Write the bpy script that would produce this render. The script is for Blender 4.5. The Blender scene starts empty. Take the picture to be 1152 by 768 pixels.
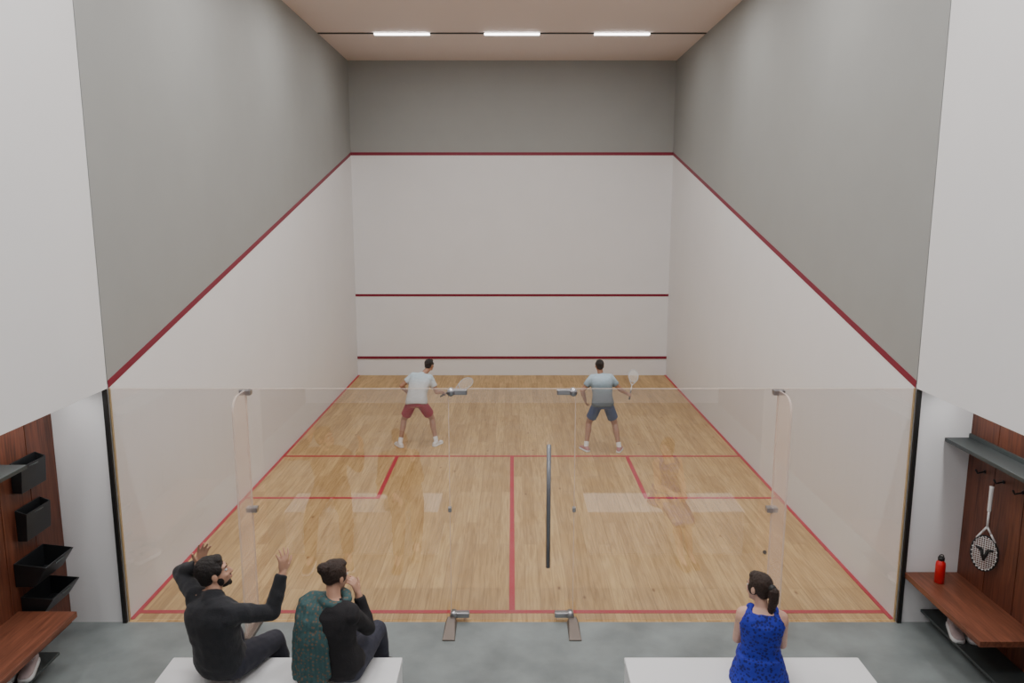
import bpy, bmesh, math, random
from mathutils import Vector as V, Matrix, noise
random.seed(4)
pi=math.pi
scn=bpy.context.scene
COL=scn.collection

# ------------------------------------------------------------------ materials
def mat(name,color=(.8,.8,.8),rough=.5,metal=0,spec=.5,bump=0,bscale=40,var=0,vscale=6,emit=None,es=1,sheen=0,stretch=(1,1,1)):
    m=bpy.data.materials.new(name); m.use_nodes=True
    nt=m.node_tree; N=nt.nodes; L=nt.links
    b=N['Principled BSDF']
    b.inputs['Base Color'].default_value=(*color,1)
    b.inputs['Roughness'].default_value=rough
    b.inputs['Metallic'].default_value=metal
    b.inputs['Specular IOR Level'].default_value=spec
    if sheen: b.inputs['Sheen Weight'].default_value=sheen
    if emit:
        b.inputs['Emission Color'].default_value=(*emit,1); b.inputs['Emission Strength'].default_value=es
    if bump or var:
        tc=N.new('ShaderNodeTexCoord'); mp=N.new('ShaderNodeMapping'); mp.inputs['Scale'].default_value=stretch
        L.new(tc.outputs['Object'],mp.inputs['Vector'])
    if var:
        n=N.new('ShaderNodeTexNoise'); n.inputs['Scale'].default_value=vscale; n.inputs['Detail'].default_value=5
        L.new(mp.outputs['Vector'],n.inputs['Vector'])
        r=N.new('ShaderNodeValToRGB')
        r.color_ramp.elements[0].position=.3; r.color_ramp.elements[1].position=.7
        r.color_ramp.elements[0].color=tuple(max(0,c*(1-var)) for c in color)+(1,)
        r.color_ramp.elements[1].color=tuple(min(1,c*(1+var)) for c in color)+(1,)
        L.new(n.outputs['Fac'],r.inputs['Fac']); L.new(r.outputs['Color'],b.inputs['Base Color'])
    if bump:
        n2=N.new('ShaderNodeTexNoise'); n2.inputs['Scale'].default_value=bscale; n2.inputs['Detail'].default_value=4
        L.new(mp.outputs['Vector'],n2.inputs['Vector'])
        bp=N.new('ShaderNodeBump'); bp.inputs['Strength'].default_value=bump; bp.inputs['Distance'].default_value=.01
        L.new(n2.outputs['Fac'],bp.inputs['Height']); L.new(bp.outputs['Normal'],b.inputs['Normal'])
    return m

def wood_floor_mat():
    m=bpy.data.materials.new('maple_planks'); m.use_nodes=True
    nt=m.node_tree; N=nt.nodes; L=nt.links; b=N['Principled BSDF']
    tc=N.new('ShaderNodeTexCoord')
    mp=N.new('ShaderNodeMapping'); mp.inputs['Rotation'].default_value=(0,0,pi/2)
    L.new(tc.outputs['Object'],mp.inputs['Vector'])
    br=N.new('ShaderNodeTexBrick'); br.offset=.37; br.offset_frequency=2
    for k,v in (('Scale',1),('Mortar Size',.0014),('Brick Width',1.5),('Row Height',.125),('Bias',0.)): br.inputs[k].default_value=v
    br.inputs['Color1'].default_value=(.62,.42,.185,1); br.inputs['Color2'].default_value=(.48,.305,.122,1)
    br.inputs['Mortar'].default_value=(.25,.145,.055,1)
    L.new(mp.outputs['Vector'],br.inputs['Vector'])
    mp2=N.new('ShaderNodeMapping'); mp2.inputs['Scale'].default_value=(18,1.0,1)
    L.new(tc.outputs['Object'],mp2.inputs['Vector'])
    n=N.new('ShaderNodeTexNoise'); n.inputs['Scale'].default_value=1.5; n.inputs['Detail'].default_value=8; n.inputs['Distortion'].default_value=1.6
    L.new(mp2.outputs['Vector'],n.inputs['Vector'])
    r=N.new('ShaderNodeValToRGB'); r.color_ramp.elements[0].position=.32; r.color_ramp.elements[1].position=.64
    r.color_ramp.elements[0].color=(.72,.64,.53,1); r.color_ramp.elements[1].color=(1.08,1.06,1.04,1)
    L.new(n.outputs['Fac'],r.inputs['Fac'])
    mx=N.new('ShaderNodeMix'); mx.data_type='RGBA'; mx.blend_type='MULTIPLY'; mx.inputs[0].default_value=1
    L.new(br.outputs['Color'],mx.inputs[6]); L.new(r.outputs['Color'],mx.inputs[7])
    mp3=N.new('ShaderNodeMapping'); mp3.inputs['Scale'].default_value=(4.5,2.0,1)
    L.new(tc.outputs['Object'],mp3.inputs['Vector'])
    vo=N.new('ShaderNodeTexVoronoi'); vo.inputs['Scale'].default_value=1
    L.new(mp3.outputs['Vector'],vo.inputs['Vector'])
    r2=N.new('ShaderNodeValToRGB'); r2.color_ramp.elements[0].position=.03; r2.color_ramp.elements[1].position=.09
    r2.color_ramp.elements[0].color=(.45,.32,.20,1); r2.color_ramp.elements[1].color=(1,1,1,1)
    L.new(vo.outputs['Distance'],r2.inputs['Fac'])
    mx2=N.new('ShaderNodeMix'); mx2.data_type='RGBA'; mx2.blend_type='MULTIPLY'; mx2.inputs[0].default_value=1
    L.new(mx.outputs[2],mx2.inputs[6]); L.new(r2.outputs['Color'],mx2.inputs[7])
    L.new(mx2.outputs[2],b.inputs['Base Color'])
    b.inputs['Roughness'].default_value=.42; b.inputs['Specular IOR Level'].default_value=.35
    return m

def wood_dark_mat(name,axis_scale,c0,c1):
    m=bpy.data.materials.new(name); m.use_nodes=True
    nt=m.node_tree; N=nt.nodes; L=nt.links; b=N['Principled BSDF']
    tc=N.new('ShaderNodeTexCoord'); mp=N.new('ShaderNodeMapping'); mp.inputs['Scale'].default_value=axis_scale
    L.new(tc.outputs['Object'],mp.inputs['Vector'])
    n=N.new('ShaderNodeTexNoise'); n.inputs['Scale'].default_value=2.2; n.inputs['Detail'].default_value=8; n.inputs['Distortion'].default_value=1.2
    L.new(mp.outputs['Vector'],n.inputs['Vector'])
    r=N.new('ShaderNodeValToRGB'); r.color_ramp.elements[0].position=.3; r.color_ramp.elements[1].position=.72
    r.color_ramp.elements[0].color=(*c0,1); r.color_ramp.elements[1].color=(*c1,1)
    L.new(n.outputs['Fac'],r.inputs['Fac']); L.new(r.outputs['Color'],b.inputs['Base Color'])
    b.inputs['Roughness'].default_value=.45
    return m

def glass_mat(name,tint,haze=0.0,hazecol=(1,.9,.85),f0=.05,const=None):
    """thin architectural glass: transparent + mirror mixed by Schlick Fresnel"""
    m=bpy.data.materials.new(name); m.use_nodes=True
    nt=m.node_tree; N=nt.nodes; L=nt.links
    for n in list(N): N.remove(n)
    out=N.new('ShaderNodeOutputMaterial'); tr=N.new('ShaderNodeBsdfTransparent'); tr.inputs[0].default_value=(*tint,1)
    gl=N.new('ShaderNodeBsdfGlossy'); gl.inputs['Roughness'].default_value=0.0; gl.inputs[0].default_value=(1,1,1,1)
    mx=N.new('ShaderNodeMixShader')
    if const is None:
        lw=N.new('ShaderNodeLayerWeight'); lw.inputs['Blend'].default_value=.5
        pw=N.new('ShaderNodeMath'); pw.operation='POWER'; pw.inputs[1].default_value=5
        ma=N.new('ShaderNodeMath'); ma.operation='MULTIPLY_ADD'; ma.inputs[1].default_value=1-f0; ma.inputs[2].default_value=f0
        L.new(lw.outputs['Facing'],pw.inputs[0]); L.new(pw.outputs[0],ma.inputs[0]); L.new(ma.outputs[0],mx.inputs[0])
    else: mx.inputs[0].default_value=const
    if haze:
        df=N.new('ShaderNodeBsdfDiffuse'); df.inputs[0].default_value=(*hazecol,1)
        m2=N.new('ShaderNodeMixShader'); m2.inputs[0].default_value=haze
        L.new(tr.outputs[0],m2.inputs[1]); L.new(df.outputs[0],m2.inputs[2]); L.new(m2.outputs[0],mx.inputs[1])
    else: L.new(tr.outputs[0],mx.inputs[1])
    L.new(gl.outputs[0],mx.inputs[2]); L.new(mx.outputs[0],out.inputs[0])
    return m

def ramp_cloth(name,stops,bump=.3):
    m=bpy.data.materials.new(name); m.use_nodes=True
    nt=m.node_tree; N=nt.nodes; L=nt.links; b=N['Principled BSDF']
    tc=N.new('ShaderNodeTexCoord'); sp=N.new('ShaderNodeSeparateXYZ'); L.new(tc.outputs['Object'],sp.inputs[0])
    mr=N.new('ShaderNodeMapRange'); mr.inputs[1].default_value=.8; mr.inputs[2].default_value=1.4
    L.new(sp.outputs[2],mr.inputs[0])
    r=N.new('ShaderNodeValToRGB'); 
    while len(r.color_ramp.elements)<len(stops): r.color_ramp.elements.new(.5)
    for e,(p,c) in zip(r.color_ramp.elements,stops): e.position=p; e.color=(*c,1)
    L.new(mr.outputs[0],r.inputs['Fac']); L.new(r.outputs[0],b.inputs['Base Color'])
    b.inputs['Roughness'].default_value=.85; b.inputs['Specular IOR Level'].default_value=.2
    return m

def pattern_cloth(name,c0,c1,scale,bumps=.5,edge=.35):
    m=bpy.data.materials.new(name); m.use_nodes=True
    nt=m.node_tree; N=nt.nodes; L=nt.links; b=N['Principled BSDF']
    tc=N.new('ShaderNodeTexCoord'); vo=N.new('ShaderNodeTexVoronoi'); vo.inputs['Scale'].default_value=scale
    L.new(tc.outputs['Object'],vo.inputs['Vector'])
    r=N.new('ShaderNodeValToRGB'); r.color_ramp.elements[0].position=edge-.08; r.color_ramp.elements[1].position=edge+.08
    r.color_ramp.elements[0].color=(*c0,1); r.color_ramp.elements[1].color=(*c1,1)
    L.new(vo.outputs['Distance'],r.inputs['Fac']); L.new(r.outputs[0],b.inputs['Base Color'])
    bp=N.new('ShaderNodeBump'); bp.inputs['Strength'].default_value=bumps; bp.inputs['Distance'].default_value=.004
    L.new(vo.outputs['Distance'],bp.inputs['Height']); L.new(bp.outputs[0],b.inputs['Normal'])
    b.inputs['Roughness'].default_value=.8
    return m

M_white=mat('white_plaster',(.79,.795,.805),.55,bump=.03,bscale=60,var=.012,vscale=2)
M_gray=mat('gray_plaster',(.315,.325,.315),.6,bump=.03,bscale=60,var=.02,vscale=2)
M_ceil=mat('ceiling_plaster',(.78,.69,.67),.7,bump=.02)
M_red=mat('red_line_paint',(.20,.006,.028),.5)
M_floorred=mat('red_floor_tape',(.46,.012,.035),.5)
M_floor=wood_floor_mat()
M_conc=mat('polished_concrete',(.21,.24,.24),.4,bump=.05,bscale=30,var=.27,vscale=2.3)
M_wallwood=wood_dark_mat('walnut_vertical',(14,14,1.0),(.055,.014,.007),(.17,.050,.024))
M_benchwood=wood_dark_mat('walnut_bench',(16,1.0,16),(.09,.028,.014),(.22,.075,.04))
M_blackmetal=mat('black_metal',(.018,.02,.022),.4,metal=.3)
M_shelf=mat('dark_gray_shelf',(.045,.055,.055),.5)
M_steel=mat('brushed_steel',(.42,.42,.44),.28,metal=1)
M_plate=mat('floor_plate_metal',(.20,.17,.15),.4,metal=.6)
M_handle=mat('handle_dark_steel',(.22,.23,.25),.3,metal=.6)
M_bench=mat('white_laminate',(.76,.77,.78),.4)
M_black=mat('black_track',(.01,.01,.01),.5)
M_tube=mat('tube_diffuser',(1,1,1),.5,emit=(1,.98,.96),es=9)
M_glass=glass_mat('clear_glass',(.99,.985,.98),f0=.115)
M_fin=glass_mat('fin_glass',(.985,.955,.93),haze=.20,hazecol=(1,.82,.72),const=.04)
M_edge=glass_mat('glass_edge',(.95,.9,.86),haze=.40,hazecol=(.95,.82,.74),const=.05)
M_trimtan=mat('tan_trim',(.45,.33,.18),.5)

# ------------------------------------------------------------------ helpers
def link(ob,parent=None):
    COL.objects.link(ob)
    if parent is not None:
        ob.parent=parent
    return ob
def group(name,loc=(0,0,0),rotz=0,scale=1):
    e=bpy.data.objects.new(name,None); e.empty_display_size=.1
    e.location=loc; e.rotation_euler=(0,0,rotz); e.scale=(scale,)*3
    COL.objects.link(e); return e
def meshobj(name,verts,faces,m,parent=None,smooth=False,off=(0,0,0),bevel=0,mats=None,fm=None,seg=2):
    me=bpy.data.meshes.new(name)
    o=V(off)
    me.from_pydata([tuple(V(v)-o) for v in verts],[],faces)
    bm=bmesh.new(); bm.from_mesh(me); bmesh.ops.recalc_face_normals(bm,faces=bm.faces)
    bm.to_mesh(me); bm.free()
    for mm in (mats or [m]): me.materials.append(mm)
    if fm:
        for p,i in zip(me.polygons,fm): p.material_index=i
    if smooth:
        for p in me.polygons: p.use_smooth=True
    ob=bpy.data.objects.new(name,me); link(ob,parent)
    if bevel:
        b=ob.modifiers.new('bev','BEVEL'); b.width=bevel; b.segments=seg; b.limit_method='ANGLE'
    return ob
BF=[(0,1,3,2),(4,6,7,5),(0,4,5,1),(2,3,7,6),(0,2,6,4),(1,5,7,3)]
def boxv(x0,x1,y0,y1,z0,z1):
    return [(x,y,z) for x in (x0,x1) for y in (y0,y1) for z in (z0,z1)]
def box(name,x0,x1,y0,y1,z0,z1,m,parent=None,bevel=0):
    off=parent.location if parent else (0,0,0)
    return meshobj(name,boxv(x0,x1,y0,y1,z0,z1),BF,m,parent,off=off,bevel=bevel)
def multibox(name,boxes,mats,parent=None,bevel=0):
    vs=[];fs=[];fm=[]
    for b in boxes:
        k=len(vs); vs+=boxv(*b[:6]); fs+=[tuple(i+k for i in f) for f in BF]; fm+=[b[6] if len(b)>6 else 0]*6
    off=parent.location if parent else (0,0,0)
    return meshobj(name,vs,fs,None,parent,off=off,bevel=bevel,mats=mats,fm=fm)

class Geo:
    def __init__(s): s.v=[]; s.f=[]
    def ball(s,c,ax,ay=None,az=None,seg=16,rings=10):
        c=V(c)
        if ay is None: r=ax; ax,ay,az=V((r,0,0)),V((0,r,0)),V((0,0,r))
        b=len(s.v); s.v.append(c+az)
        for i in range(1,rings):
            th=pi*i/rings
            for j in range(seg):
                ph=2*pi*j/seg
                s.v.append(c+az*math.cos(th)+ax*(math.sin(th)*math.cos(ph))+ay*(math.sin(th)*math.sin(ph)))
        s.v.append(c-az); e=len(s.v)-1
        for j in range(seg):
            s.f.append((b,b+1+j,b+1+(j+1)%seg))
            k=b+1+(rings-2)*seg
            s.f.append((e,k+(j+1)%seg,k+j))
        for i in range(rings-2):
            for j in range(seg):
                a=b+1+i*seg
                s.f.append((a+j,a+seg+j,a+seg+(j+1)%seg,a+(j+1)%seg))
    def loft(s,rings,n=2.0,seg=20):
        b=len(s.v)
        for c,ax,ay in rings:
            for j in range(seg):
                t=2*pi*j/seg; ct,st=math.cos(t),math.sin(t)
                u=math.copysign(abs(ct)**(2/n),ct); w=math.copysign(abs(st)**(2/n),st)
                s.v.append(V(c)+ax*u+ay*w)
        for i in range(len(rings)-1):
            for j in range(seg):
                a=b+i*seg
                s.f.append((a+j,a+(j+1)%seg,a+seg+(j+1)%seg,a+seg+j))
        s.v.append(V(rings[0][0])); k=len(s.v)-1
        for j in range(seg): s.f.append((k,b+(j+1)%seg,b+j))
        s.v.append(V(rings[-1][0])); k=len(s.v)-1; a=b+(len(rings)-1)*seg
        for j in range(seg): s.f.append((k,a+j,a+(j+1)%seg))
    def cone(s,p0,r0,p1,r1,f0=True,f1=True,seg=14):
        p0,p1=V(p0),V(p1); d=(p1-p0)
        if d.length<1e-6: s.ball(p0,max(r0,r1)); return
        d.normalize(); a=d.orthogonal().normalized(); c=d.cross(a)
        s.loft([(p0,a*r0,c*r0),(p1,a*r1,c*r1)],seg=seg)
        if f0: s.ball(p0,r0,seg=seg,rings=8)
        if f1: s.ball(p1,r1,seg=seg,rings=8)
    def chain(s,pts,rad,f0=True,f1=True,seg=14):
        for i in range(len(pts)-1):
            s.cone(pts[i],rad[i],pts[i+1],rad[i+1],f0 or i>0,f1 or i<len(pts)-2,seg)
    def make(s,name,m,parent=None,voxel=0,smooth=2,wr=0,wrs=9,off=(0,0,0)):
        ob=meshobj(name,s.v,s.f,m,parent,smooth=True,off=off)
        if voxel:
            r=ob.modifiers.new('r','REMESH'); r.mode='VOXEL'; r.voxel_size=voxel; r.use_smooth_shade=True
            if smooth:
                q=ob.modifiers.new('s','SMOOTH'); q.iterations=smooth; q.factor=.5
            dg=bpy.context.evaluated_depsgraph_get(); dg.update()
            me=bpy.data.meshes.new_from_object(ob.evaluated_get(dg))
            ob.modifiers.clear(); ob.data=me
            if not me.materials: me.materials.append(m)
            if wr:
                ns=[v.normal.copy() for v in me.vertices]
                for v,nn in zip(me.vertices,ns):
                    p=v.co
                    a=noise.noise(V((p.x*wrs,p.y*wrs,p.z*wrs*1.6)))+.6*noise.noise(p*wrs*2.3+V((5,1,2)))
                    v.co=p+nn*a*wr
            for p in me.polygons: p.use_smooth=True
        return ob

# ------------------------------------------------------------------ ROOM
W=3.2; D=9.75; ZC=6.254; XR=3.66; YB=-7.4; ZG=1.99
box('floor_court',-W,W,-.02,D,-.1,0,M_floor)
multibox('floor_lobby',[(-XR-.1,XR+.1,YB,-.02,-.1,0)],[M_conc])
box('ceiling',-XR-.3,XR+.3,YB-.2,D+.2,ZC,ZC+.15,M_ceil)
ZO=4.485; ZS=1.67; ZT=.375
multibox('wall_front',[(-W-.2,W+.2,D,D+.2,0,ZO,0),(-W-.2,W+.2,D,D+.2,ZO,ZC,1)],[M_white,M_gray])
ZO0=2.02
for side,sg in (('left',-1),('right',1)):
    a,b=sg*W,sg*(W+.2)
    vs=[];fs=[];fm=[]
    def prism(poly,mi):
        k=len(vs); n=len(poly)
        vs.extend([(a,y,z) for y,z in poly]); vs.extend([(b,y,z) for y,z in poly])
        fs.append(tuple(k+i for i in range(n))); fs.append(tuple(k+n+i for i in range(n)))
        for i in range(n): fs.append((k+i,k+(i+1)%n,k+n+(i+1)%n,k+n+i))
        fm.extend([mi]*(n+2))
    prism([(0,0),(D,0),(D,ZO),(0,ZO0)],0)
    prism([(0,ZO0),(D,ZO),(D,ZC),(0,ZC)],1)
    meshobj('wall_'+side,vs,fs,None,mats=[M_white,M_gray],fm=fm)
    t=.03; x0=sg*W; x1=sg*(W-.004)
    poly=[(0,ZO0-t),(D,ZO-t),(D,ZO+t),(0,ZO0+t)]
    vs2=[(x0,y,z) for y,z in poly]+[(x1,y,z) for y,z in poly]
    meshobj('trim_out_line_'+side,vs2,[(0,1,2,3),(4,5,6,7),(0,1,5,4),(1,2,6,5),(2,3,7,6),(3,0,4,7)],M_red)
    box('trim_floor_line_'+side,min(sg*W,sg*(W-.035)),max(sg*W,sg*(W-.035)),.02,D,0,.006,M_floorred)
    xa,xb=sorted((sg*W,sg*(XR+.12)))
    box('wall_bulkhead_'+side,xa,xb,YB,-.012,ZG,ZC,M_white)
    box('trim_groove_'+side,min(sg*(W+.03),sg*(W+.12)),max(sg*(W+.03),sg*(W+.12)),-.012,0,ZG,ZC,M_black)
    xa,xb=sorted((sg*(W+.03),sg*(XR+.12)))
    box('wall_alcove_end_'+side,xa,xb,-.02,.1,0,ZG,M_white)
    boards=[]; y=-.02
    while y>-4.5:
        boards.append((*sorted((sg*XR,sg*(XR+.1))),y-.345,y-.003,0,ZG)); y-=.35
    boards.append((*sorted((sg*(XR+.01),sg*(XR+.12))),YB,-.02,0,ZG))
    multibox('wall_alcove_panel_'+side,boards,[M_wallwood],bevel=.002)
    xa,xb=sorted((sg*(W-.002),sg*(W+.031)))
    box('trim_post_'+side,xa,xb,-.04,-.0205,0,ZG,M_black)
    xa,xb=sorted((sg*(W-.014),sg*(W-.005)))
    box('trim_channel_'+side,xa,xb,-.010,.010,.0,ZG,M_trimtan)
    e=group('alcove_strip_light',(sg*3.43,-1.0,ZG-.02))
    box('strip_housing',*sorted((sg*3.41,sg*3.45)),-1.85,-.15,ZG-.018,ZG,M_tube,e)
    ld=bpy.data.lights.new('strip_lamp','AREA'); ld.shape='RECTANGLE'; ld.size=.04; ld.size_y=1.7; ld.energy=3.5; ld.color=(1,.97,.95)
    lo=bpy.data.objects.new('strip_lamp',ld); link(lo,e); lo.location=(0,0,-.004)
box('wall_back',-XR-.12,XR+.12,YB-.2,YB,0,ZC,M_white)
box('trim_out_line_front',-W,W,D-.004,D,ZO-.03,ZO+.03,M_red)
box('trim_service_line_front',-W,W,D-.004,D,ZS-.025,ZS+.025,M_red)
box('trim_tin_line_front',-W,W,D-.02,D,ZT-.025,ZT+.025,M_red)
lines=[(-W+.035,W-.035,4.353,4.403),(-.025,.025,.17,4.353),
       (-W+.035,-1.575,2.766,2.816),(1.575,W-.035,2.766,2.816),
       (-1.625,-1.575,2.816,4.353),(1.575,1.625,2.816,4.353),
       (-W+.035,W-.035,.12,.17)]
multibox('trim_floor_lines',[(x0,x1,y0,y1,0,.003) for x0,x1,y0,y1 in lines],[M_floorred])

# ------------------------------------------------------------------ LIGHTS
def track(name,y,z=ZC,power=30):
    g=group(name,(0,y,z))
    box('track_rail',-W+.01,W-.01,y-.03,y+.03,z-.012,z,M_black,g)
    for i,x in enumerate((-1.81,0,1.81)):
        box('tube_%d'%(i+1),x-.455,x+.455,y-.045,y+.045,z-.03,z-.012,M_tube,g,bevel=.004)
        ld=bpy.data.lights.new('tube_light_%d'%(i+1),'AREA'); ld.shape='RECTANGLE'; ld.size=.9; ld.size_y=.08
        ld.energy=power; ld.color=(1,.98,.97)
        lo=bpy.data.objects.new('tube_light_%d'%(i+1),ld); link(lo,g); lo.location=(x,0,-.034)
for i,(y,p) in enumerate(((7.39,12),(4.6,33),(1.8,42),(-1.2,41),(-4.2,36))):
    track('linear_ceiling_light',y,power=p)

# ------------------------------------------------------------------ GLASS BACK WALL
g=group('glass_back_wall',(0,0,0))
JX=2.11; DX=.505
def pane(nm,x0,x1,z0=.012,z1=ZG-.005):
    box(nm,x0,x1,-.006,.006,z0,z1,M_glass,g)
    box(nm+'_top_edge',x0,x1,-.005,.005,z1,z1+.003,M_edge,g)
pane('pane_1',-W+.016,-JX-.003); pane('pane_2',-JX+.003,-DX-.004); pane('pane_3',DX+.004,JX-.003); pane('pane_4',JX+.003,W-.016)
for nm,x in (('joint_1',-DX),('joint_2',DX),('joint_3',-JX),('joint_4',JX)):
    box(nm,x-.003,x+.003,-.006,.006,.012,ZG-.005,M_edge,g)
pane('door_leaf',-DX+.004,DX-.004)
for k,x in enumerate((-JX,JX)):
    pts=[(-.008,.0),(-.008,ZG-.01)]; R=.12; yo=-.31
    for i in range(9):
        a=pi/2*i/8
        pts.append((yo+R-R*math.sin(a), ZG-.01-R+R*math.cos(a)))
    pts.append((yo,0))
    n=len(pts); vs=[(x-.008,y,z) for y,z in pts]+[(x+.008,y,z) for y,z in pts]
    fs=[tuple(range(n)),tuple(range(n,2*n))]+[(i,(i+1)%n,n+(i+1)%n,n+i) for i in range(n)]
    fm=[0,0]+[1]*n
    meshobj('fin_%d'%(k+1),vs,fs,None,g,mats=[M_fin,M_edge],fm=fm)
    for z in (.10,.985,ZG-.03):
        box('fin_clamp',x-.045,x+.045,-.04,.02,z-.022,z+.022,M_steel,g,bevel=.006)
    box('fin_shoe',x-.04,x+.04,-.33,-.01,0,.035,M_plate,g,bevel=.004)
for sg in (-1,1):
    for z in (.06,ZG-.03):
        xa,xb=sorted((sg*(DX+.005),sg*(DX-.15)))
        box('patch_fitting',xa,xb,-.028,.028,z-.022,z+.022,M_steel,g,bevel=.008)
        G=Geo(); G.cone((sg*(DX-.02),-.032,z),.03,(sg*(DX-.02),.032,z),.03,False,False,20); G.make('patch_boss',M_steel,g)
    box('mid_clamp',sg*DX-.014,sg*DX+.014,-.02,.02,.96,1.0,M_steel,g,bevel=.004)
    xx=sg*DX
    vs=[(xx-.05,-.31,0),(xx+.05,-.31,0),(xx+.05,-.02,0),(xx-.05,-.02,0),(xx-.05,-.31,.012),(xx+.05,-.31,.012),(xx+.03,-.02,.05),(xx-.03,-.02,.05)]
    meshobj('floor_bracket',vs,[(0,1,2,3),(4,5,6,7),(0,1,5,4),(1,2,6,5),(2,3,7,6),(3,0,4,7)],M_plate,g,bevel=.003)
G=Geo(); hx=.293; hy=-.07
G.cone((hx,hy,.51),.018,(hx,hy,1.545),.018,False,False,20)
for z in (.72,1.34): G.cone((hx,hy,z),.011,(hx,0,z),.011,False,False,12)
h=G.make('door_handle',M_handle,g)

# ------------------------------------------------------------------ BENCHES
for x0,x1 in ((-2.25,-.727),(.745,2.30)):
    c=((x0+x1)/2,-1.51,0)
    e=group('white_bench',c)
    box('bench_top',x0,x1,-1.77,-1.258,.41,.45,M_bench,e,bevel=.006)
    box('bench_base',x0+.004,x1-.004,-1.764,-1.264,0,.41,M_bench,e,bevel=.003)

def shoe_geo(U,S,a,f,s=1.0,groundz=None):
    a=V(a); f=V(f); f.z=0; f.normalize(); u=V((0,0,1)); r=f.cross(u)
    z0=(a.z-.085*s) if groundz is None else groundz
    b=V((a.x,a.y,z0))
    prof=[(-.085,.022,.030,.055),(-.07,.034,.048,.062),(-.02,.038,.05,.075),(.03,.041,.048,.072),(.09,.045,.040,.055),(.14,.046,.033,.046),(.18,.038,.026,.038),(.20,.02,.018,.032)]
    rings=[(b+f*(y*s)+u*((.018+h*.62)*s),r*(w*s),u*(h*.75*s)) for y,w,h,_ in prof]
    U.loft(rings,n=2.2,seg=16)
    outl=[]
    for y,w,h,_ in prof: outl.append((y,w+.005))
    pts=[b+f*(y*s)+r*(w*s) for y,w in outl]+[b+f*(y*s)-r*(w*s) for y,w in reversed(outl)]
    k=len(S.v); n=len(pts)
    S.v+= [p.copy() for p in pts]+[p+u*(.028*s) for p in pts]
    S.f.append(tuple(k+i for i in range(n))); S.f.append(tuple(k+n+i for i in range(n)))
    for i in range(n): S.f.append((k+i,k+(i+1)%n,k+n+(i+1)%n,k+n+i))
    return b
M_shoewhite=mat('shoe_white',(.75,.73,.72),.6); M_shoegrey=mat('shoe_mauve',(.50,.40,.40),.6)
M_shoeblack=mat('shoe_black',(.02,.02,.022),.5); M_soleW=mat('sole_white',(.8,.8,.8),.6)
def loose_shoe(name,loc,f,m,s=1.0):
    e=group(name,loc)
    U=Geo();S=Geo()
    shoe_geo(U,S,(0,0,.085*s),f,s,0)
    f=V(f).normalized()
    U.make('upper',m,e,voxel=.005,smooth=2); S.make('sole',M_soleW,e)
    O=Geo(); O.ball(V((0,0,.078*s))-f*.02,V((.026,0,0)),V((0,.04,0)),V((0,0,.008))); O.make('opening',M_shoeblack,e)
    L=Geo()
    r=f.cross(V((0,0,1)))
    for i in range(4):
        c=f*(.045+.022*i)+V((0,0,(.074-.007*i)*s)); L.cone(c-r*.022,.004,c+r*.022,.004)
    L.make('laces',M_soleW,e)

def alcove_bench(sg,y0,y1):
    e=group('walnut_wall_bench',(sg*3.44,(y0+y1)/2,.4))
    xa,xb=sorted((sg*3.225,sg*(XR-.001)))
    box('seat_plank',xa,xb,y0,y1,.405,.45,M_benchwood,e,bevel=.003)
    box('support_bracket',*sorted((sg*3.35,sg*(XR-.001))),(y0+y1)/2-.02,(y0+y1)/2+.02,.36,.405,M_blackmetal,e)
    e2=group('shoe_shelf',(sg*3.5,(y0+y1)/2,.1))
    xa,xb=sorted((sg*3.385,sg*(XR-.001)))
    box('shelf_plate',xa,xb,y0,y1,.10,.122,M_shelf,e2,bevel=.003)
alcove_bench(1,-1.07,-.03); alcove_bench(-1,-2.2,-.66)
for sg,y0,y1 in ((1,-2.4,-.03),(-1,-2.4,-.70)):
    e=group('upper_wall_shelf',(sg*3.56,(y0+y1)/2,1.58))
    xa,xb=sorted((sg*3.45,sg*(XR-.001)))
    box('shelf_plate',xa,xb,y0,y1,1.565,1.595,M_shelf,e,bevel=.003)
    box('shelf_lip',*sorted((sg*(XR-.02),sg*(XR-.001))),y0,y1,1.595,1.63,M_shelf,e,bevel=.002)
loose_shoe('sneaker',(3.47,-.36,.123),(-.3,-.95,0),M_shoegrey)
loose_shoe('sneaker',(3.58,-.38,.123),(-.3,-.95,0),M_shoegrey)
loose_shoe('sneaker',(-3.47,-.86,.123),(.3,-.95,0),M_shoegrey)
loose_shoe('sneaker',(-3.58,-.90,.123),(.3,-.95,0),M_shoegrey)

def open_bin(name,y0,y1,z0,z1,db,dt,zf,back=0):
    xw=-XR+.002; e=group(name,(xw,(y0+y1)/2,z0))
    vs=[(xw,y0,z0),(xw,y1,z0),(xw,y1,z1),(xw,y0,z1),(xw+db,y0,z0),(xw+db,y1,z0),(xw+dt,y1,zf),(xw+dt,y0,zf)]
    fs=[(0,1,2,3),(0,1,5,4),(4,5,6,7),(0,4,7,3),(1,5,6,2)]
    ob=meshobj('bin_body',vs,fs,M_blackmetal,e,off=e.location)
    s=ob.modifiers.new('s','SOLIDIFY'); s.thickness=.012; s.offset=-1
    b=ob.modifiers.new('b','BEVEL'); b.width=.003; b.segments=2
    G=Geo(); c=V((xw+dt-.004,(y0+y1)/2,zf-.02)); G.cone(c-V((0,.05,0)),.006,c+V((0,.05,0)),.006)
    G.make('bin_label_bar',M_shelf,e,off=e.location)
open_bin('wall_file_holder',-.58,-.28,1.33,1.56,.07,.085,1.53)
open_bin('wall_file_holder',-.58,-.28,.96,1.20,.07,.085,1.17)
open_bin('wall_storage_bin',-.66,-.30,.64,.82,.14,.24,.79)
open_bin('wall_storage_bin',-.62,-.26,.38,.54,.14,.24,.52)

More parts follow.
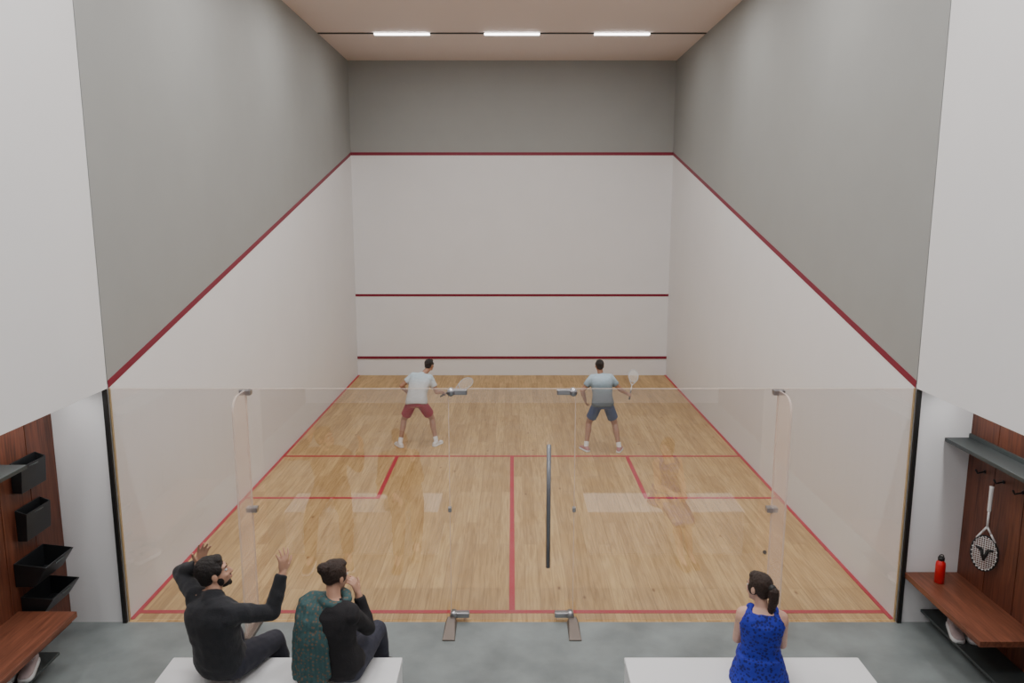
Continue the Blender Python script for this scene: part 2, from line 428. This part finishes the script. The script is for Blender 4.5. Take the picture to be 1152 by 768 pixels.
e=group('coat_hook_rail',(XR,-.6,1.38))
G=Geo()
for y in (-.25,-.48,-.70,-.93):
    G.cone((XR,y,1.385),.014,(XR-.008,y,1.385),.014,False,False)
    G.chain([V((XR-.005,y,1.385)),V((XR-.06,y,1.375)),V((XR-.075,y,1.40))],[.006,.006,.008])
G.make('hooks',M_blackmetal,e,off=e.location)

e=group('red_water_bottle',(3.41,-.21,.45))
M_bottle=mat('red_enamel',(.55,.012,.015),.3)
G=Geo(); X=V((1,0,0));Y=V((0,1,0)); Z=V((0,0,1))
G.loft([(Z*z,X*r,Y*r) for z,r in ((0,.032),(.004,.037),(.15,.037),(.17,.034),(.182,.024),(.19,.022))],seg=28); G.make('body',M_bottle,e)
G=Geo(); G.loft([(Z*z,X*r,Y*r) for z,r in ((.19,.025),(.212,.025),(.218,.018))],seg=24)
pts=[V((.018*math.cos(a),0,.218+.018*math.sin(a))) for a in [pi*i/8 for i in range(9)]]
G.chain(pts,[.004]*9); G.make('cap_loop',M_black,e)

e=group('squash_ball',(2.52,1.27,.02)); G=Geo(); G.ball(V((0,0,0)),.02); G.make('ball',M_black,e)

# ------------------------------------------------------------------ RACKETS
M_frameW=mat('racket_frame_white',(.75,.75,.75),.3); M_frameG=mat('racket_frame_grey',(.55,.56,.58),.3)
M_gripW=mat('grip_white',(.8,.8,.8),.7); M_gripB=mat('grip_black',(.03,.03,.03),.7)
M_str=mat('racket_strings',(.8,.8,.78),.5)
def racket(name,origin,axis,face,mf,mg,ms,sr=.0012,emblem=False):
    z=V(axis).normalized(); y=V(face); y=(y-z*y.dot(z)).normalized(); x=y.cross(z)
    Mx=Matrix((x,y,z)).transposed().to_4x4(); Mx.translation=V(origin)
    e=bpy.data.objects.new(name,None); e.empty_display_size=.1; COL.objects.link(e); e.matrix_world=Mx
    G=Geo(); G.loft([(Z*0,X*.017,Y*.015),(Z*.012,X*.015,Y*.013),(Z*.19,X*.014,Y*.012),(Z*.2,X*.011,Y*.009)],seg=14); G.make('grip',mg,e)
    G=Geo(); cz=.535; A=.092; B=.14
    G.chain([V((0,0,.19)),V((0,0,.33))],[.009,.008])
    G.chain([V((0,0,.32)),V((.03,0,.37)),V((.062,0,.425))],[.008,.007,.007],seg=10)
    G.chain([V((0,0,.32)),V((-.03,0,.37)),V((-.062,0,.425))],[.008,.007,.007],seg=10)
    G.make('throat',mf,e)
    G=Geo()
    pts=[V((A*math.cos(2*pi*i/40),0,cz+B*math.sin(2*pi*i/40))) for i in range(41)]
    G.chain(pts,[.0075]*41,seg=8); G.make('frame',M_black if emblem else mf,e)
    G=Geo(); n=11
    for i in range(-n//2+1,n//2+1):
        xx=i*.0155
        if abs(xx)<A*.97:
            hh=B*math.sqrt(1-(xx/A)**2); G.cone((xx,0,cz-hh),sr,(xx,0,cz+hh),sr,False,False,5)
    for i in range(-8,9):
        zz=i*.0165
        if abs(zz)<B*.97:
            hh=A*math.sqrt(1-(zz/B)**2); G.cone((-hh,0,cz+zz),sr,(hh,0,cz+zz),sr,False,False,5)
    G.make('strings',ms,e)
    if emblem:
        G=Geo()
        for sy in (-.004,.004):
            for sx in (-1,1):
                G.chain([V((sx*.055,sy,cz-.04)),V((sx*.022,sy,cz-.025)),V((0,sy,cz+.05))],[.008,.013,.010],seg=8)
        G.make('string_stencil',M_black,e)
        G=Geo()
        for i in range(24):
            a=2*pi*i/24; c=V(((A-.006)*math.cos(a),-.004,cz+(B-.006)*math.sin(a))); G.ball(c,.0055,seg=8,rings=6)
            G.ball(c+V((0,.008,0)),.0055,seg=8,rings=6)
        G.make('grommets',mf,e)
    return e
racket('squash_racket',(XR-.085,-.48,1.350),(0.01,.03,-1),(-.75,-.65,0),M_frameW,M_gripW,M_str,sr=.0020,emblem=True)

# ------------------------------------------------------------------ PEOPLE
def ik(a,b,l1,l2,pole):
    d=b-a; L=d.length; dn=d.normalized()
    if L>l1+l2-.004: L=l1+l2-.004; b=a+dn*L
    L=max(L,abs(l1-l2)+.01)
    x=(l1*l1-l2*l2+L*L)/(2*L); h=math.sqrt(max(0,l1*l1-x*x))
    p=V(pole); p=(p-dn*p.dot(dn)).normalized()
    return a+dn*x+p*h, b
def hand(G,w,d,n,side,curl=.3,s=1.0,spread=.0,thumbin=0.):
    d=d.normalized(); n=(n-d*n.dot(d)).normalized(); r=d.cross(n)*side
    G.loft([(w-d*.02*s,r*.027*s,n*.02*s),(w+d*.01*s,r*.029*s,n*.018*s),(w+d*.04*s,r*.038*s,n*.016*s),(w+d*.075*s,r*.041*s,n*.013*s),(w+d*.092*s,r*.037*s,n*.010*s)],seg=14)
    for i,ln in enumerate((.070,.078,.072,.056)):
        off=.0295-.0197*i
        p=w+d*(.086-(.006 if i==3 else 0))*s+r*off*s
        dd=(d+r*(off*spread*14)).normalized(); pts=[p-d*.01*s,]
        ax=dd.cross(n).normalized(); rad=[.0095*s]
        cur=dd
        pts.append(p+cur*.004*s); rad.append(.0092*s)
        for k,(fr) in enumerate((.45,.31,.24)):
            cur=Matrix.Rotation(curl*(1.0 if k<2 else .7),3,ax)@cur
            pts.append(pts[-1]+cur*ln*fr*s); rad.append((.0085,.0078,.0068)[k]*s)
        G.chain(pts,rad,seg=10)
    tb=w+d*.022*s+r*.026*s
    td=(d*.65+r*(.75-thumbin)+n*(.25+thumbin)).normalized()
    p1=tb+td*.036*s; td2=(td*.8+d*.5+n*thumbin*.9-r*thumbin*.6).normalized(); p2=p1+td2*.03*s; p3=p2+(td2+n*.2-r*thumbin*.5).normalized()*.024*s
    G.chain([tb,p1,p2,p3],[.015*s,.0115*s,.0105*s,.0085*s],seg=10)

def skinmat(name,c): 
    m=mat(name,c,.5,var=.05,vscale=15); m.node_tree.nodes['Principled BSDF'].inputs['Subsurface Weight'].default_value=.08
    m.node_tree.nodes['Principled BSDF'].inputs['Subsurface Radius'].default_value=(.02,.008,.004); return m
M_eyeW=mat('eye_white',(.62,.60,.58),.3); M_iris=mat('iris_brown',(.03,.015,.008),.2)

class Person: pass
def build_person(name,loc,rotz,scale,J):
    e=group(name,loc,rotz,scale)
    p=Person(); p.e=e
    fem=J.get('fem',False)
    P,M_,N=V(J['P']),V(J['M']),V(J['N']); Rh=V(J['Rh']).normalized(); Rs=V(J['Rs']).normalized()
    k=.88 if fem else 1.0
    def sp(t):
        if t<0: return P+(M_-P).normalized()*(t*(N-P).length)
        return P*(1-t)**2+M_*2*t*(1-t)+N*t*t
    def up(t):
        t=max(0,min(1,t)); return ((M_-P)*(1-t)+(N-M_)*t).normalized()
    def rt(t):
        t=max(0,min(1,t)); r=Rh.lerp(Rs,t); u=up(t); return (r-u*r.dot(u)).normalized()
    def ring(t,a,b,fo=0):
        u=up(t); r=rt(t); f=u.cross(r); return (sp(t)+f*fo,r*a,f*b)
    p.ring=ring; p.sp=sp; p.up=up; p.rt=rt
    if fem: prof=[(-.16,.11,.085),(-.02,.160,.112),(.12,.155,.105),(.32,.118,.082),(.5,.125,.09),(.7,.145,.105),(.86,.145,.085),(.95,.10,.06),(1.0,.055,.05)]
    else:   prof=[(-.16,.12,.09),(-.02,.160,.112),(.12,.155,.108),(.3,.140,.100),(.5,.155,.108),(.7,.178,.118),(.86,.172,.098),(.95,.12,.07),(1.0,.065,.058)]
    p.prof=prof
    G=Geo()
    G.loft([ring(t,a,b) for t,a,b in prof],n=2.3,seg=28)
    sw=J.get('sw',.155 if fem else .185)
    uN=up(1); p.S={}; p.E={}; p.Wr={}; p.H={}; p.K={}; p.A={}
    l1,l2=(.26,.235) if fem else (.285,.25)
    t1,t2=(.41,.40) if fem else (.43,.42)
    for sd,sg in (('L',-1),('R',1)):
        S=N-uN*.055+Rs*sg*(sw-.03)
        p.S[sd]=S
        E,Wp=ik(S,V(J['w'+sd]),l1,l2,J['ep'+sd]); p.E[sd]=E; p.Wr[sd]=Wp
        G.cone(N-uN*.02,.05*k,S+uN*.005,.052*k)
        G.cone(sp(.72)+rt(.8)*sg*.07,.07*k,S-uN*.02,.06*k)
        m1=S.lerp(E,.45)
        G.chain([S,m1,E],[.057*k,.049*k,.039*k])
        fm_=E.lerp(Wp,.3)
        G.chain([E,fm_,Wp],[.040*k,.042*k,.026*k])
        hd=V(J['hd'+sd]) if ('hd'+sd) in J else (Wp-E)
        hn=V(J['hn'+sd])
        if ('ax'+sd) in J:
            q=V(J['ax'+sd]).normalized(); d=(hd-q*hd.dot(q)).normalized(); n=q.cross(d)
            if n.dot(hn)<0 : n=-n
            side=1 if d.cross(n).dot(q)>0 else -1
            hand(G,Wp,d,n,side,curl=1.15,s=.95*k,thumbin=.6)
            p.grip=(Wp+d*.078*k+n*.026*k,q,d,n)
        else:
            d=hd.normalized(); n=(hn-d*hn.dot(d)).normalized()
            r=d.cross(n)
            side=J.get('side'+sd, 1 if sg<0 else 1)
            hand(G,Wp,d,n,side,curl=J.get('curl'+sd,.3),s=.94*k,spread=J.get('spread'+sd,.3))
        Hp=P+Rh*sg*.088
        p.H[sd]=Hp
        K,A=ik(Hp,V(J['a'+sd]),t1,t2,J['kp'+sd]); p.K[sd]=K; p.A[sd]=A
        G.chain([Hp,Hp.lerp(K,.5),K],[.090*(.95 if fem else 1),.076,.056*k])
        bk=(K-(Hp+A)/2); bk=bk-(A-K).normalized()*bk.dot((A-K).normalized())
        bk=-bk.normalized()*.012 if bk.length>1e-4 else V((0,-.012,0))
        G.chain([K,K.lerp(A,.32)+bk,K.lerp(A,.65)+bk*.4,A],[.055*k,.056*k,.042*k,.034*k])
        ff=V(J['ff'+sd]).normalized()
        G.chain([A,A+ff*.08-V((0,0,.035)),A+ff*.14-V((0,0,.055))],[.036*k,.03*k,.02*k])
    Hc=V(J['head']); F=V(J['hf']).normalized(); U=V(J.get('hu',(0,0,1))); U=(U-F*U.dot(F)).normalized(); R=F.cross(U)
    s=J.get('hs',1.0)*.94
    def hp(x,y,z): return Hc+(R*x+F*y+U*z)*s
    def hb(G,c,r): G.ball(hp(*c),R*r[0]*s,F*r[1]*s,U*r[2]*s,seg=20,rings=14)
    p.hp=hp; p.hb=hb; p.hframe=(Hc,R,F,U,s)
    hb(G,(0,-.015,.030),(.073,.092,.083))
    hb(G,(0,.022,-.030),(.060,.068,.080))
    hb(G,(0,.040,-.080),(.038,.040,.032))
    hb(G,(0,.066,-.098),(.020,.018,.016))
    hb(G,(0,.060,.028),(.052,.026,.018))
    for sx in (-1,1):
        hb(G,(sx*.034,.058,-.030),(.022,.022,.020))
        hb(G,(sx*.076,-.008,-.008),(.009,.020,.030))
    G.cone(hp(0,.084,.006),.009*s,hp(0,.104,-.030),.012*s)
    for sx in (-1,1): hb(G,(sx*.011,.094,-.034),(.009,.011,.008))
    hb(G,(0,.086,-.060),(.022,.010,.012))
    G.chain([N-uN*.03,hp(0,-.018,-.06)],[.054*k,.049*k])
    sk=J['skin']
    G.make('body',sk,e,voxel=.0055,smooth=3)
    E_=Geo(); I_=Geo(); B_=Geo(); L_=Geo()
    for sx in (-1,1):
        hb(E_,(sx*.030,.0705,.004),(.013,.012,.0085))
        hb(I_,(sx*.030,.080,.004),(.0052,.003,.0052))
        B_.cone(hp(sx*.016,.086,.023),.004*s,hp(sx*.045,.075,.026),.003*s)
    hb(L_,(0,.0925,-.056),(.020,.005,.004)); hb(L_,(0,.0915,-.065),(.017,.006,.005))
    E_.make('eyes',M_eyeW,e); I_.make('irises',M_iris,e); B_.make('eyebrows',J['hair'],e)
    L_.make('lips',J['lips'],e)
    return p

def torso_cloth(p,t0,t1,inf,G,hem=.0):
    rs=[]
    prof=p.prof
    def at(t):
        for (a0,x0,y0),(a1,x1,y1) in zip(prof,prof[1:]):
            if a0<=t<=a1:
                q=(t-a0)/(a1-a0); return x0+(x1-x0)*q,y0+(y1-y0)*q
        return prof[-1][1:] if t>1 else prof[0][1:]
    n=10
    for i in range(n+1):
        t=t0+(t1-t0)*i/n; a,b=at(t); h=hem*(1-i/n)
        rs.append(p.ring(t,a+inf+h,b+inf+h))
    G.loft(rs,n=2.3,seg=32)
def collar(p,G,r=.068,h=.02):
    u=p.up(1); c=p.sp(.97); Hc=p.hframe[0]; d=(p.hp(0,-.018,-.06)-c).normalized()
    G.cone(c-d*.02,r+.012,c+d*h,r,True,False)
def sleeves(p,G,frac,inf,k=1.0,sides='LR'):
    for sd in sides:
        S,E,Wp=p.S[sd],p.E[sd],p.Wr[sd]
        uN=p.up(1); sg=-1 if sd=='L' else 1
        G.cone(p.sp(.96),.045*k+inf*.5,S+uN*.006,.054*k+inf*.7)
        G.cone(p.sp(.72)+p.rt(.8)*sg*.07,.07*k+inf,S-uN*.02,.06*k+inf)
        if frac<=1: 
            G.cone(S,.058*k+inf,S.lerp(E,frac),.051*k+inf*1.3,True,False)
        else:
            G.chain([S,S.lerp(E,.45),E],[.058*k+inf,.050*k+inf,.042*k+inf])
            G.chain([E,E.lerp(Wp,.3),E.lerp(Wp,frac-1)],[.043*k+inf,.044*k+inf,.029*k+inf],True,False)
def pants(p,G,frac,inf,k=1.0,flare=0.,waist=.16):
    torso_cloth(p,-.155,waist,inf+.002,G)
    for sd in 'LR':
        H,K,A=p.H[sd],p.K[sd],p.A[sd]
        if frac<=1: G.cone(H-(K-H)*(-.05),.092*k+inf*.6,H.lerp(K,frac),.070*k+inf+flare,True,False,20)
        else:
            G.chain([H,H.lerp(K,.5),K],[.092*k+inf,.079*k+inf,.058*k+inf])
            G.chain([K,K.lerp(A,.35),K.lerp(A,frac-1)],[.058*k+inf,.060*k+inf,.043*k+inf],True,False)
def shoes(p,J,mu,ms,s=1.0):
    U=Geo();S=Geo()
    for sd in 'LR':
        A=p.A[sd]; shoe_geo(U,S,A,J['ff'+sd],s, max(0,A.z-.088))
        U.cone(A+V((0,0,-.04)),.043,A+V((0,0,.005)),.042,True,False)
    U.make('shoe_uppers',mu,p.e,voxel=.006,smooth=2); S.make('shoe_soles',ms,p.e)
def socks(p,m):
    G=Geo()
    for sd in 'LR':
        K,A=p.K[sd],p.A[sd]; G.cone(A,.041,A.lerp(K,.2),.043,True,False)
    G.make('socks',m,p.e,voxel=.006,smooth=1)
def hair_short(p,m,vol=1.0,beard=False):
    G=Geo()
    p.hb(G,(0,-.024,.040),(.080*vol,.096*vol,.086*vol))
    p.hb(G,(0,.030,.085),(.055,.045,.032*vol))
    p.hb(G,(0,-.055,-.01),(.066,.055,.06))
    for sx in (-1,1): p.hb(G,(sx*.062,.012,.03),(.018,.040,.035))
    G.make('hair',m,p.e,voxel=.005,smooth=1,wr=.003,wrs=60)
    if beard:
        B=Geo()
        p.hb(B,(0,.041,-.086),(.042,.042,.032)); p.hb(B,(0,.068,-.101),(.022,.019,.018))
        for sx in (-1,1): p.hb(B,(sx*.050,.020,-.050),(.012,.024,.036))
        p.hb(B,(0,.090,-.047),(.022,.007,.004))
        B.make('beard',m,p.e,voxel=.004,smooth=1)

M_hairB=mat('hair_black',(.014,.010,.009),.5,bump=1,bscale=260,stretch=(1,1,.25),var=.4,vscale=150)
M_hairBr=mat('hair_dark_brown',(.034,.017,.011),.45,bump=1,bscale=260,stretch=(1,1,.25),var=.4,vscale=150)
skinA=skinmat('skin_tan',(.36,.19,.12)); skinB=skinmat('skin_warm',(.50,.28,.19)); skinC=skinmat('skin_fair',(.60,.36,.27))
M_lip=mat('lips',(.35,.14,.11),.4); M_lipR=mat('lips_rose',(.5,.10,.10),.35)

# --- player left
J=dict(P=(0,-.08,.82),M=(.0,.02,1.07),N=(.09,.20,1.28),Rh=(1,-.15,0),Rs=(1,-.25,-.08),
 wL=(-.20,.30,.90),epL=(-1,-.6,0),hnL=(.3,1,-.2),curlL=.5,sideL=1,
 wR=(.43,.34,.92),epR=(.2,-.7,-.7),hnR=(0,-.2,-1),axR=(.85,.15,.42),hdR=(.3,.9,-.5),
 aL=(-.31,-.08,.09),kpL=(-.35,1,0),ffL=(-.5,.85,0),aR=(.33,.0,.09),kpR=(.3,1,0),ffR=(.45,.9,0),
 head=(.20,.33,1.43),hf=(.55,.85,-.05),hu=(.1,.15,1),skin=skinA,hair=M_hairB,lips=M_lip)
def dress_player(p,J,mshirt,mshort,mshoe):
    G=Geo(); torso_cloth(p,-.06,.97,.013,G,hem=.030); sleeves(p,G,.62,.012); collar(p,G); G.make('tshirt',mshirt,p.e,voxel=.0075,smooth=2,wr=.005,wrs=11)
    G=Geo(); pants(p,G,.72,.008,flare=.016,waist=.05); G.make('shorts',mshort,p.e,voxel=.008,smooth=1,wr=.003,wrs=10)
    socks(p,M_soleW); shoes(p,J,mshoe,M_soleW)
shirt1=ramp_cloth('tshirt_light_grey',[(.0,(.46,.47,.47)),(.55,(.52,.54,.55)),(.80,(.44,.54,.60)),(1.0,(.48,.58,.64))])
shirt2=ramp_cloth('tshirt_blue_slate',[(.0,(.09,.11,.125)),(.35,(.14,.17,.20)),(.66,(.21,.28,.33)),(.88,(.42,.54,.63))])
M_short1=mat('shorts_crimson',(.30,.02,.05),.8,var=.1); M_short2=mat('shorts_navy',(.04,.065,.17),.8,var=.1)
SC=.80
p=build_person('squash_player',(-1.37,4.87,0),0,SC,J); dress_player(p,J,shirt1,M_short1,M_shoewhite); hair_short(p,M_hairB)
def held(p,off=.08):
    bpy.context.view_layer.update()
    c,q,d,n=p.grip; mw=p.e.matrix_world
    o=mw@(c-q*off); ax=(mw.to_3x3()@q); fc=mw.to_3x3()@n
    return o,ax,fc
o,ax,fc=held(p); r=racket('squash_racket',o,ax,(.2,-.9,.5),M_frameG,M_gripB,M_str,sr=.0018); r.scale=(SC,)*3
# --- player right
J=dict(P=(0,-.05,.86),M=(-.01,-.03,1.12),N=(-.03,.07,1.36),Rh=(1,.05,0),Rs=(1,.05,.02),
 wL=(-.29,.14,.87),epL=(-1,-.6,.1),hnL=(1,.3,0),curlL=.5,sideL=-1,
 wR=(.46,.24,.98),epR=(.3,-.7,-.6),hnR=(-.3,0,-1),axR=(.22,.68,.60),hdR=(.9,.3,-.1),
 aL=(-.28,-.05,.09),kpL=(-.3,1,0),ffL=(-.4,.9,0),aR=(.30,-.1,.09),kpR=(.3,1,0),ffR=(.3,.95,0),
 head=(-.05,.12,1.51),hf=(-.1,1,-.08),hu=(0,.08,1),skin=skinA,hair=M_hairB,lips=M_lip)
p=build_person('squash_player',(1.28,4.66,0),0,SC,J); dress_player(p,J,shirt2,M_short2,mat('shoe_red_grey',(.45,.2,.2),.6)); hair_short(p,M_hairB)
o,ax,fc=held(p); r=racket('squash_racket',o,ax,(.2,-1,.5),M_frameG,M_gripB,M_str,sr=.0018); r.scale=(SC,)*3

# --- seated man
M_sweater=mat('black_sweater',(.012,.013,.017),.9,var=.2,sheen=.1,bump=.3,bscale=120); M_trouser=mat('charcoal_trousers',(.022,.023,.035),.85)
J=dict(P=(.02,0,.58),M=(.0,-.07,.82),N=(-.01,.0,1.02),Rh=(.93,-.3,0),Rs=(.85,-.5,-.12),
 wL=(-.14,.15,1.155),epL=(-.55,.1,-.85),hnL=(.6,-.6,0),hdL=(.24,.06,1),curlL=.2,spreadL=.5,sideL=-1,
 wR=(.37,.20,1.075),epR=(.4,.2,-1),hnR=(-.6,.5,0),hdR=(.08,.05,1),curlR=.25,spreadR=.8,sideR=-1,
 aL=(-.08,.52,.09),kpL=(0,.3,1),ffL=(0,1,0),aR=(.27,.47,.09),kpR=(.1,.3,1),ffR=(.3,1,0),
 head=(-.01,.05,1.145),hf=(.85,.42,.22),hu=(-.1,0,1),skin=skinB,hair=M_hairB,lips=M_lip)
p=build_person('seated_man',(-1.85,-1.5,0),0,1,J)
G=Geo(); torso_cloth(p,-.08,.985,.014,G,hem=.008); sleeves(p,G,1.93,.009); collar(p,G,.07,.03); G.make('sweater',M_sweater,p.e,voxel=.007,smooth=2,wr=.007,wrs=10)
G=Geo(); pants(p,G,1.93,.010); G.make('trousers',M_trouser,p.e,voxel=.008,smooth=2,wr=.005)
shoes(p,J,M_shoeblack,M_soleW); hair_short(p,M_hairB,1.02,beard=True)

# --- seated woman with scarf
M_top=mat('black_top',(.012,.011,.013),.9,bump=.3,bscale=120); M_jeans=mat('dark_jeans',(.03,.032,.05),.85,var=.2,vscale=40)
M_scarf=pattern_cloth('teal_scarf',(.15,.10,.065),(.035,.09,.095),48,edge=.33)
J=dict(fem=True,P=(.02,0,.565),M=(0,-.06,.80),N=(0,.02,.985),Rh=(.85,-.45,0),Rs=(.88,-.42,0),
 wL=(-.02,.36,.66),epL=(-1,0,-.3),hnL=(0,.2,-1),curlL=.5,sideL=1,
 wR=(.125,.13,.965),epR=(.35,.45,-1),hnR=(-.8,.3,0),hdR=(-.25,-.08,1),curlR=.55,sideR=-1,
 aL=(.02,.5,.09),kpL=(0.1,.3,1),ffL=(0,1,0),aR=(.20,.52,.22),kpR=(.15,.2,1),ffR=(.1,1,-.2),
 head=(.0,.075,1.115),hf=(.62,.78,-.12),hu=(0,0,1),hs=.95,skin=skinB,hair=M_hairBr,lips=M_lip)
p=build_person('seated_woman',(-1.11,-1.5,0),0,1,J)
G=Geo(); torso_cloth(p,-.05,.97,.013,G,hem=.01); sleeves(p,G,1.9,.010,.88); G.make('top',M_top,p.e,voxel=.007,smooth=2,wr=.006)
G=Geo(); pants(p,G,1.93,.009,.94); G.make('jeans',M_jeans,p.e,voxel=.008,smooth=2,wr=.004)
shoes(p,J,M_shoeblack,M_shoeblack,.92)
G=Geo()
p.hb(G,(0,-.022,.036),(.079,.097,.086)); p.hb(G,(0,-.055,.0),(.062,.050,.055)); p.hb(G,(0,.035,.085),(.055,.04,.026))
for sx in (-1,1): p.hb(G,(sx*.068,.0,.01),(.013,.042,.045))
G.make('hair',M_hairBr,p.e,voxel=.005,smooth=1,wr=.002,wrs=60)
G=Geo(); p.hb(G,(0,-.112,.075),(.048,.040,.046)); p.hb(G,(0,-.095,.070),(.036,.040,.036))
G.make('hair_bun',M_hairBr,p.e,voxel=.005,smooth=1,wr=.005,wrs=45)
G=Geo()
c0=p.sp(.97); 
for i in range(12):
    a0=2*pi*i/12; a1=2*pi*(i+1)/12
    q0=c0+V((.080*math.cos(a0),.076*math.sin(a0)+.01,.012*math.sin(a0*2)+.006)); q1=c0+V((.080*math.cos(a1),.076*math.sin(a1)+.01,.012*math.sin(a1*2)+.006))
    G.cone(q0,.030,q1,.030)
# scarf end lying flat on the left shoulder and down the back, in soft folds
for i,(dx,dy,rr,zb) in enumerate(((.075,-.008,.015,.54),(.050,.000,.020,.50),(.022,-.004,.015,.49),(-.004,.004,.020,.48),(-.032,.002,.015,.48),(-.058,.012,.020,.48),(-.083,.022,.015,.49),(-.104,.042,.019,.50),(-.118,.066,.015,.51),(-.124,.095,.018,.52))):
    pts=[V((-.02+dx*.4,.09,.985)),V((-.07+dx*.7,.03+dy*.3,.998)),V((-.09+dx,-.05+dy,.962)),V((-.10+dx,-.095+dy,.89)),V((-.105+dx*1.05,-.125+dy,.78)),V((-.105+dx*1.12,-.135+dy,.64)),V((-.105+dx*1.2,-.13+dy,zb+.02))]
    G.chain(pts,[rr*.9,rr,rr*1.05,rr*1.1,rr*1.15,rr*1.2,rr*1.2],seg=12)
G.make('scarf',M_scarf,p.e,voxel=.0055,smooth=2,wr=.005,wrs=14)

# --- seated woman in blue dress
M_dress=pattern_cloth('blue_lace',(.005,.007,.13),(.012,.022,.38),48,edge=.42)
J=dict(fem=True,P=(0,0,.60),M=(0,-.05,.84),N=(0,.01,1.03),Rh=(1,0,0),Rs=(1,.0,.0),
 wL=(-.06,.30,.72),epL=(-.5,-.5,-1),hnL=(.2,.1,-1),curlL=.5,sideL=1,
 wR=(.06,.30,.72),epR=(.5,-.5,-1),hnR=(-.2,.1,-1),curlR=.5,sideR=1,
 aL=(-.06,.52,.09),kpL=(.05,.3,1),ffL=(0,1,0),aR=(.06,.50,.09),kpR=(-.05,.3,1),ffR=(0,1,0),
 head=(-.03,.04,1.165),hf=(-.75,.66,-.05),hu=(0,.05,1),hs=.98,skin=skinC,hair=M_hairBr,lips=M_lipR)
p=build_person('seated_woman',(1.565,-1.49,0),-.25,.9,J)
G=Geo(); torso_cloth(p,.0,.92,.010,G)
for sg in (-1,1):
    G.chain([p.sp(.85)+p.rt(.9)*sg*.09+V((0,-.05,0)),p.sp(.98)+p.rt(1)*sg*.078,p.sp(.85)+p.rt(.9)*sg*.09+V((0,.05,0))],[.034,.034,.034])
P0=V((0,0,.60))
rs=[(P0+V((0,-.03,.10)),X*.150,Y*.115),(P0+V((0,-.02,.0)),X*.18,Y*.14),(P0+V((0,-.02,-.075)),X*.20,Y*.165),(P0+V((0,-.02,-.098)),X*.205,Y*.17)]
G.loft(rs,n=2.3,seg=30)
K=(p.K['L']+p.K['R'])/2
G.loft([(P0+V((0,.0,-.01)),X*.165,Z*.088),(P0.lerp(K,.5),X*.15,Z*.09),(K+V((0,.04,-.01)),X*.13,Z*.085),(K+V((0,.07,-.06)),X*.125,(Z+Y).normalized()*.05)],n=2.5,seg=30)
G.make('lace_dress',M_dress,p.e,voxel=.007,smooth=2,wr=.007,wrs=13)
shoes(p,J,M_shoeblack,M_shoeblack,.9)
G=Geo()
p.hb(G,(0,-.020,.036),(.079,.096,.087)); p.hb(G,(0,-.05,-.01),(.066,.055,.065)); p.hb(G,(0,.035,.085),(.055,.04,.028))
for sx in (-1,1): p.hb(G,(sx*.066,.005,.005),(.014,.045,.05))
Hc,R,F,U,s=p.hframe
b0=p.hp(0,-.105,.03)
G.chain([b0,b0-F*.03-U*.02,b0-F*.03-U*.08,b0-F*.012-U*.15,b0-F*.005-U*.20],[.026,.036,.034,.024,.010])
G.make('hair_ponytail',M_hairBr,p.e,voxel=.005,smooth=1,wr=.003,wrs=60)
G=Geo(); G.cone(b0-F*.002,.027,b0-F*.014,.030); G.make('hair_tie',M_black,p.e)

# ------------------------------------------------------------------ world + camera
w=bpy.data.worlds.new('world'); scn.world=w; w.use_nodes=True
w.node_tree.nodes['Background'].inputs[0].default_value=(.8,.8,.8,1); w.node_tree.nodes['Background'].inputs[1].default_value=.3
cd=bpy.data.cameras.new('camera'); cd.sensor_width=36; cd.lens=868/1152*36; cd.clip_start=.05
co=bpy.data.objects.new('camera',cd); COL.objects.link(co)
co.location=(0,-5.964,3.376); co.rotation_euler=(math.radians(90-9.625),0,0)
scn.camera=co
